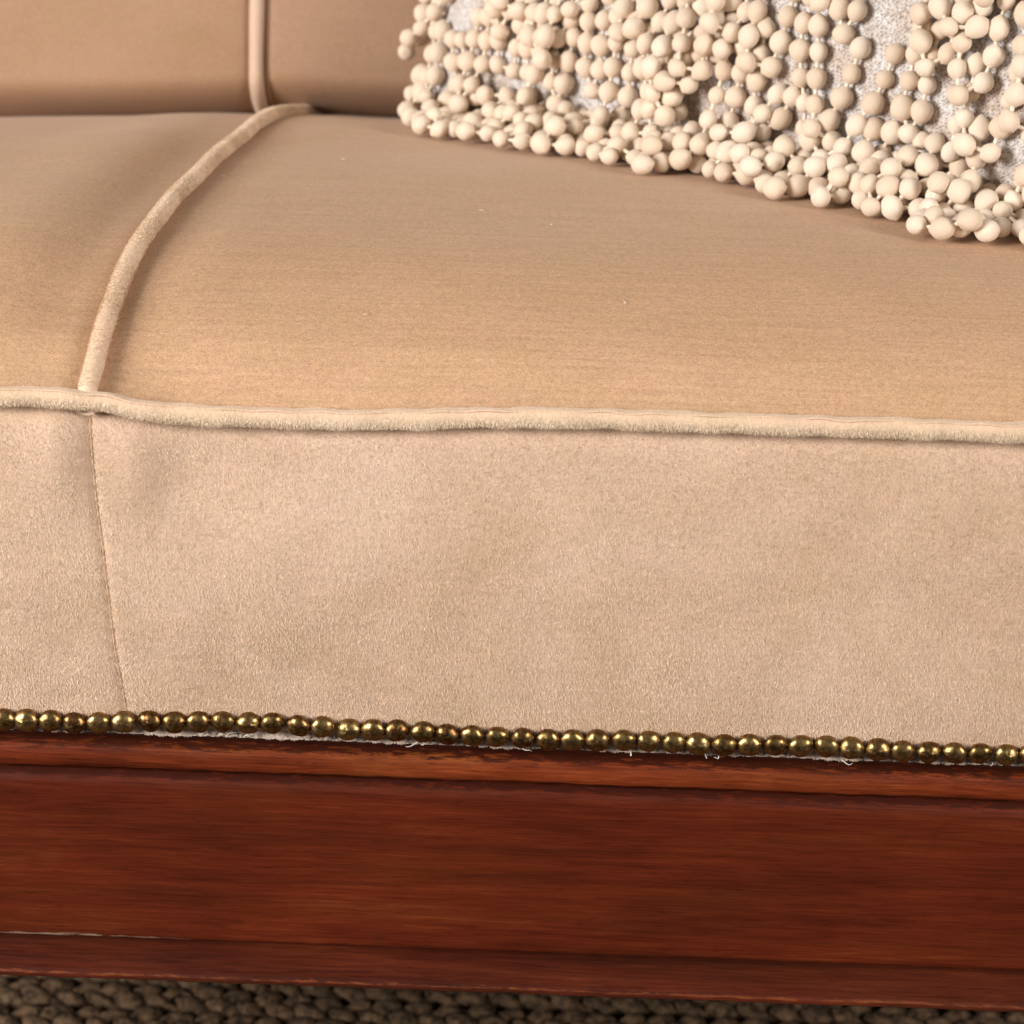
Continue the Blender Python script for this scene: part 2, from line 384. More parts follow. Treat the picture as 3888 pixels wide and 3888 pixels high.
# front fabric
seam_px = np.array([(84, 400), (86, 425), (92, 480), (97, 520), (103, 560), (109, 610), (115, 660), (123, 715)])
sm = np.array([at(a, b, -.008) for a, b in seam_px]); sm = sm[::-1]
def seamx(z): return np.interp(z, sm[:, 2], sm[:, 0])
nf = Noise(31, 2, .11); nf2 = Noise(33, 2, .035)
def panel_pt(S, Tt):
    """S offset from the seam, Tt 0 at the top .. 1 at the nails"""
    z_top = .1515; Z = z_top + (-.0055 - z_top) * Tt
    X = np.clip(seamx(Z) + S, XL, XR)
    zt = ze(X) - .0005
    Z = zt + (-.0055 - zt) * Tt
    bulge = .0085 * np.sin(math.pi * np.clip(Tt * 1.02, 0, 1)) ** .8
    Y = -bulge
    Y = Y + .0055 * np.exp(-(Tt / .045) ** 2) + .0018 * np.exp(-((1 - Tt) / .035) ** 2)
    fade = np.sin(math.pi * Tt)
    Y = Y + fade * (.0009 * nf(X, Z) + .00035 * nf2(X, Z))
    Y = Y + (.0016 * np.exp(-(S / .0022) ** 2) + .00022 * np.sin(Z * 2 * math.pi / .0075 + S * 200) * np.exp(-(S / .007) ** 2) + .0012 * np.exp(-(S / .008) ** 2)) * (1 - .4 * Tt)
    # puff either side of the seam and a hollow to its right below the piping
    Y = Y - .0044 * np.exp(-((S - .019) / .012) ** 2 - ((Tt - .18) / .12) ** 2) - .0046 * np.exp(-((S + .014) / .012) ** 2 - ((Tt - .15) / .13) ** 2)
    Y = Y + .0036 * np.exp(-((S - .050) / .028) ** 2 - ((Tt - .16) / .14) ** 2)
    return np.stack([X, Y, Z], -1)
tg = np.concatenate([np.linspace(0, .12, 22), np.linspace(.13, .93, 70), np.linspace(.94, 1, 12)])
fneg = -np.concatenate([np.linspace(0, .006, 16), np.linspace(.007, .06, 30), np.linspace(.064, .40, 70)])[::-1]
fpos = np.concatenate([np.linspace(0, .006, 16), np.linspace(.007, .06, 30), np.linspace(.064, .76, 160)])
def front_panel(sa):
    S, Tt = np.meshgrid(sa, tg, indexing='ij')
    return mesh_obj('front_panel', panel_pt(S, Tt).reshape(-1, 3), grid_faces(len(sa), len(tg), True), M_front, sofa)
fpl = front_panel(fneg); fpr = front_panel(fpos)
tt = np.linspace(.03, .985, 150)
sp = panel_pt(np.zeros_like(tt), tt); sp[:, 1] -= .0001
v, f = tube(sp, .00045 * (1 + .5 * np.sin(tt * 300)), 6)
mesh_obj('front_seam', v, f, M_stitch, sofa)

# velvet pile: short fibres
def fibres(name, P, Nn, down, m, parent, ln=.0011, w=.00032, out=.55, jit=.35):
    n = len(P)
    d = Nn * out + down + rng.normal(size=(n, 3)) * jit; d /= np.linalg.norm(d, axis=1)[:, None]
    side = np.cross(d, Nn + rng.normal(size=(n, 3)) * .25); side /= np.linalg.norm(side, axis=1)[:, None]
    l = (ln * rng.uniform(.6, 1.4, n))[:, None]; ww = w * rng.uniform(.6, 1.3, n)[:, None]
    b = P - Nn * (.0001 if out > .2 else -.00012)
    V = np.stack([b - side * ww / 2, b + side * ww / 2, b + d * l], 1).reshape(-1, 3)
    o = mesh_obj(name, V, np.arange(3 * n).reshape(-1, 3), m, parent, smooth=False)
    o['kind'] = 'stuff'; return o
def panel_samples(n, smin, smax):
    S = rng.uniform(smin, smax, n); Tt = rng.uniform(.02, .985, n)
    e = 1e-3
    P = panel_pt(S, Tt); A = panel_pt(S + e, Tt) - P; B = panel_pt(S, Tt + e) - P
    Nn = np.cross(A, B); Nn /= np.linalg.norm(Nn, axis=1)[:, None]
    Nn *= -np.sign(Nn[:, 1:2]); return P, Nn
nside = Noise(51, 2, .07)
def lay(P, z=-.75):
    # nap direction sways a little across the cloth
    return np.stack([.30 * nside(P[:, 0], P[:, 2] + P[:, 1]), np.zeros(len(P)), np.full(len(P), z)], 1)
for o, a, b, n in ((fpl, -.062, 0, 46000), (fpr, 0, .44, 320000)):
    P, Nn = panel_samples(n, a, b)
    fibres('pile', P, Nn, lay(P), M_pile, o, .0011, .00029, .5, .24)
def seat_samples(n, smin, smax, ymax):
    Y = ymax * rng.beta(1.0, 2.1, n); S = rng.uniform(smin, smax, n); X = weltx(Y) + S; e = 5e-4
    Z = seat_z(X, Y); gx = (seat_z(X + e, Y) - Z) / e; gy = (seat_z(X, Y + e) - Z) / e
    Nn = np.stack([-gx, -gy, np.ones(n)], 1); Nn /= np.linalg.norm(Nn, axis=1)[:, None]
    return np.stack([X, Y, Z], 1), Nn
# pile on the piping: upright combed tufts on its lower half
n = 46000
X = rng.uniform(-.26, .26, n); th = rng.uniform(-1.75, .7, n) # angle: 0 faces camera, negative downwards
cz = np.interp(X, xs, pc[:, 2]); cy = np.interp(X, xs, pc[:, 1]); rr = np.interp(X, xs, prad)
Nn = np.stack([np.zeros(n), -np.cos(th), np.sin(th)], 1); P = np.stack([X, cy, cz], 1) + Nn * rr[:, None]
cl = .5 * np.sin(X * 2 * math.pi / .0021 + 2 * np.sin(X * 90))
down = np.stack([.15 * cl, np.zeros(n), np.full(n, -.9)], 1)
fibres('pile', P, Nn, down, M_pile_pipe, piping, .0010, .00035, .35, .2)
n = 52000
Yw = .52 * rng.uniform(0, 1, n); th = rng.uniform(-1.9, 1.9, n)
cz = np.interp(Yw, yy, wp[:, 2]); cx = np.interp(Yw, yy, wp[:, 0])
slope = np.gradient(wp[:, 2], yy); sl = np.interp(Yw, yy, slope); up = np.stack([np.zeros(n), -sl, np.ones(n)], 1); up /= np.linalg.norm(up, axis=1)[:, None]
Nn = np.stack([np.sin(th), np.zeros(n), np.zeros(n)], 1) + up * np.cos(th)[:, None]
P = np.stack([cx, Yw, cz], 1) + Nn * .0042
fibres('pile', P, Nn, np.array([0, -.5, 0.])[None], M_pile_welt, welt, .0009, .0003, .5, .35)

# raw fabric edge peeping out under the nails
xe = np.linspace(XL, XR, 1500)
ne = Noise(61, 1, .006); ne2 = Noise(62, 1, .0016); ne3 = Noise(63, 1, .05)
zb = -.0042 - .0007 * ne(xe) - .0003 * ne2(xe) - .0010 * ne3(xe) - .0005 * np.maximum(0, ne3(xe * .31 + 1))
rows = np.stack([np.stack([xe, np.full_like(xe, .0006), np.full_like(xe, -.002)], 1), np.stack([xe, np.full_like(xe, -.0018), np.full_like(xe, -.0045)], 1), np.stack([xe, -.0016 + .0004 * ne(xe + 3), zb], 1), np.stack([xe, .0005 + 0 * xe, zb + .0003], 1)], 1)
mesh_obj('fabric_edge', rows.reshape(-1, 3), grid_faces(len(xe), 4, False), M_edge, sofa)
VV = []; FF = []; off = 0
for _ in range(14):
    x0 = rng.uniform(-.24, .24); k = 7; a = np.linspace(0, 1, k); L = rng.uniform(.0015, .006)
    dx = rng.normal() * .7; cz_ = np.interp(x0, xe, zb)
    P = np.stack([x0 + L * dx * a + .0008 * np.sin(a * 3 + rng.uniform(0, 6)), -.0022 - .0012 * np.sin(a * 3.1) + 0 * a, cz_ + .0012 - L * .45 * a + .0006 * np.sin(a * 5 + rng.uniform(0, 6))], 1)
    v, f = tube(P, .00022 * (1 - .7 * a) + .00005, 5); VV.append(v); FF.append(f + off); off += len(v)
o = mesh_obj('loose_thread', np.concatenate(VV), np.concatenate(FF), M_lint, sofa); o['kind'] = 'stuff'

# upholstery nails
nx = [3.9, 26.05, 50.5, 74.4, 98.7, 123.5, 149.8, 174.6, 198.5, 222.8, 248.7, 272.4, 298.3, 322.6, 348.6, 372.9, 396.8, 423, 447, 472.1, 497.1, 522.8, 548, 572.3, 597.1, 623.7, 648.5, 673.8, 697.9, 724.1, 749.3, 775.5, 800.7, 826.4, 851.2, 877.8, 902.6, 928.8, 954.5, 979.9, 1006.4, 1031]
ny = [719, 720.1, 720.6, 722.6, 722.8, 721.9, 721, 721.9, 721.9, 721.9, 722.8, 722.8, 725.4, 726.3, 729.2, 729.7, 730.3, 732, 734.2, 735.4, 736.8, 738.1, 739.5, 740, 740, 740, 741.2, 742.1, 743.9, 744.8, 744.8, 744.8, 745.6, 746.5, 747.9, 749.2, 751.3, 751.8, 753.1, 753.6, 754.2, 754.8]
pts = [tuple(at(a, b, -.0035)) for a, b in zip(nx, ny)]
for s, e0 in ((-1, 0), (1, -1)):
    p = pts[e0]
    for k in range(1, 22):
        q = (p[0] + s * .0112 * k, -.0035, p[2] + .0002 * math.sin(k * 2.1)); pts.append(q)
def nail_mesh(seed):
    r = np.random.default_rng(seed); seg, ring = 24, 9; V = [(0, -.0040, 0)]; F_ = []
    for i in range(1, ring + 1):
        a = i / ring * 1.50
        for j in range(seg):
            t = 2 * math.pi * j / seg
            dent = 1 + .022 * math.sin(3 * t + seed) * math.sin(a) + .018 * math.sin(5 * t + 2.3 * seed + 2 * a)
            V.append((.00565 * math.sin(a) * math.cos(t) * dent, -.0037 * math.cos(a) * dent + .0, .00515 * math.sin(a) * math.sin(t) * dent))
    b0 = len(V)
    for j in range(seg):
        t = 2 * math.pi * j / seg; V.append((.0047 * math.cos(t), .0014, .0047 * math.sin(t)))
    for j in range(seg):
        F_.append((0, 1 + j, 1 + (j + 1) % seg))
    for i in range(ring):
        a = 1 + i * seg
        for j in range(seg):
            F_.append((a + j, a + seg + j, a + seg + (j + 1) % seg, a + (j + 1) % seg))
    me = bpy.data.meshes.new('nail'); me.from_pydata(V, [], F_); me.update()
    me.polygons.foreach_set('use_smooth', [True] * len(me.polygons)); me.materials.append(M_brass)
    return me
nms = [nail_mesh(s) for s in range(7)]
for i, p in enumerate(pts):
    o = bpy.data.objects.new('nail', nms[(i * 5 + 3) % 7]); C.objects.link(o); o.parent = sofa
    o.location = Vector(p) - sofa.location + Vector((0, random.uniform(-.0003, .0003), 0))
    o.rotation_euler = (random.uniform(-.22, .22) - .05, random.choice((0, math.pi)) + random.uniform(-.3, .3), random.uniform(-.16, .16))
    s = random.uniform(.99, 1.07); o.scale = (s, s, s)

# wooden rail
nw = Noise(71, 1, .09); nw2 = Noise(72, 1, .02)
def sweep(name, prf, m, wob=.00025, sharp=42):
    prf = np.array(prf); xw = np.linspace(XL, XR, 260)
    V = np.empty((len(xw), len(prf), 3)); V[..., 0] = xw[:, None]
    V[..., 1] = prf[None, :, 0] + wob * nw(xw)[:, None]
    V[..., 2] = prf[None, :, 1] + wob * nw2(xw)[:, None] * .6
    return mesh_obj(name, V.reshape(-1, 3), grid_faces(len(xw), len(prf), False), m, sofa, sharp=sharp)
top = [(.008, -.0040), (.0050, -.0060), (.0045, -.0090), (.0026, -.0100), (.0004, -.0105), (-.0012, -.0114), (-.0024, -.0132), (-.0030, -.0155), (-.0032, -.0180), (-.0030, -.0203), (-.0022, -.0217), (-.0008, -.0226), (.0006, -.0233), (.0014, -.0243)]
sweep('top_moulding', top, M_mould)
board = [(.0045, -.0230), (.0010, -.0238), (-.0004, -.0246), (-.0024, -.0258), (-.0038, -.0270), (-.0045, -.030)] + [(-.0045, z) for z in np.linspace(-.035, -.105, 12)] + [(-.0045, -.1085), (-.0042, -.1100), (-.0034, -.1108), (-.002, -.1112), (.012, -.1112)]
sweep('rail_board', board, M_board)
strip = [(.006, -.1095), (.0052, -.1115), (.0046, -.116), (.0045, -.124), (.0036, -.1285), (.0006, -.1304), (-.0018, -.1315), (-.0026, -.1328), (-.0024, -.1344), (-.0010, -.1356), (.002, -.1360), (.03, -.1360)]
sweep('bottom_moulding', strip, M_strip)
mesh_obj('underside', [(XL, .03, -.1358), (XR, .03, -.1358), (XR, .62, -.1358), (XL, .62, -.1358)], [(0, 3, 2, 1)], M_cloth, sofa)

# backrest
bw = np.array([at(a, b, .51) for a, b in [(259, 122), (258, 100), (257, 60), (256.5, 0), (256, -80), (255, -200)]])
def bweltx(z): return np.interp(z, bw[:, 2], bw[:, 0])
nk = Noise(81, 2, .13)
def back_pt(S, Z, free=True):
    X = np.clip(bweltx(Z) + S, XL, XR)
    zc = zcrease(X)
    Y = .502 + .22 * (Z - .165)
    Y = Y + .036 * np.clip((zc + .020 - Z) / .03, 0, 1.2) ** 1.7 - .006 * np.exp(-((Z - .215) / .035) ** 2)
    Y = Y + .0028 * np.exp(-(S / .007) ** 2) + .0012 * np.exp(-(S / .02) ** 2) + .0012 * nk(X, Z)
    return np.stack([X, Y, Z], -1)
zg = np.linspace(.138, .46, 110)
bneg = -np.concatenate([np.linspace(0, .012, 12), np.linspace(.014, .40, 60)])[::-1]
bpos = np.concatenate([np.linspace(0, .012, 12), np.linspace(.014, .72, 100)])
for sa in (bneg, bpos):
    S, Z = np.meshgrid(sa, zg, indexing='ij')
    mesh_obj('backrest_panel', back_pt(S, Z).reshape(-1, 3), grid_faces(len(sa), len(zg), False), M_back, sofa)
zt = np.linspace(.140, .46, 110); P = back_pt(np.zeros_like(zt), zt); P[:, 1] -= .0036
v, f = tube(P, .0046 * (1 + .03 * np.sin(zt * 120)), 16)
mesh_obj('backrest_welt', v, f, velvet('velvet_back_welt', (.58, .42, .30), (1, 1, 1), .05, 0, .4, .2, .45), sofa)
v, f = tube(P + np.array([.0062, .0030, 0]), .0016, 8)
mesh_obj('welt_flange', v, f, M_back, sofa)

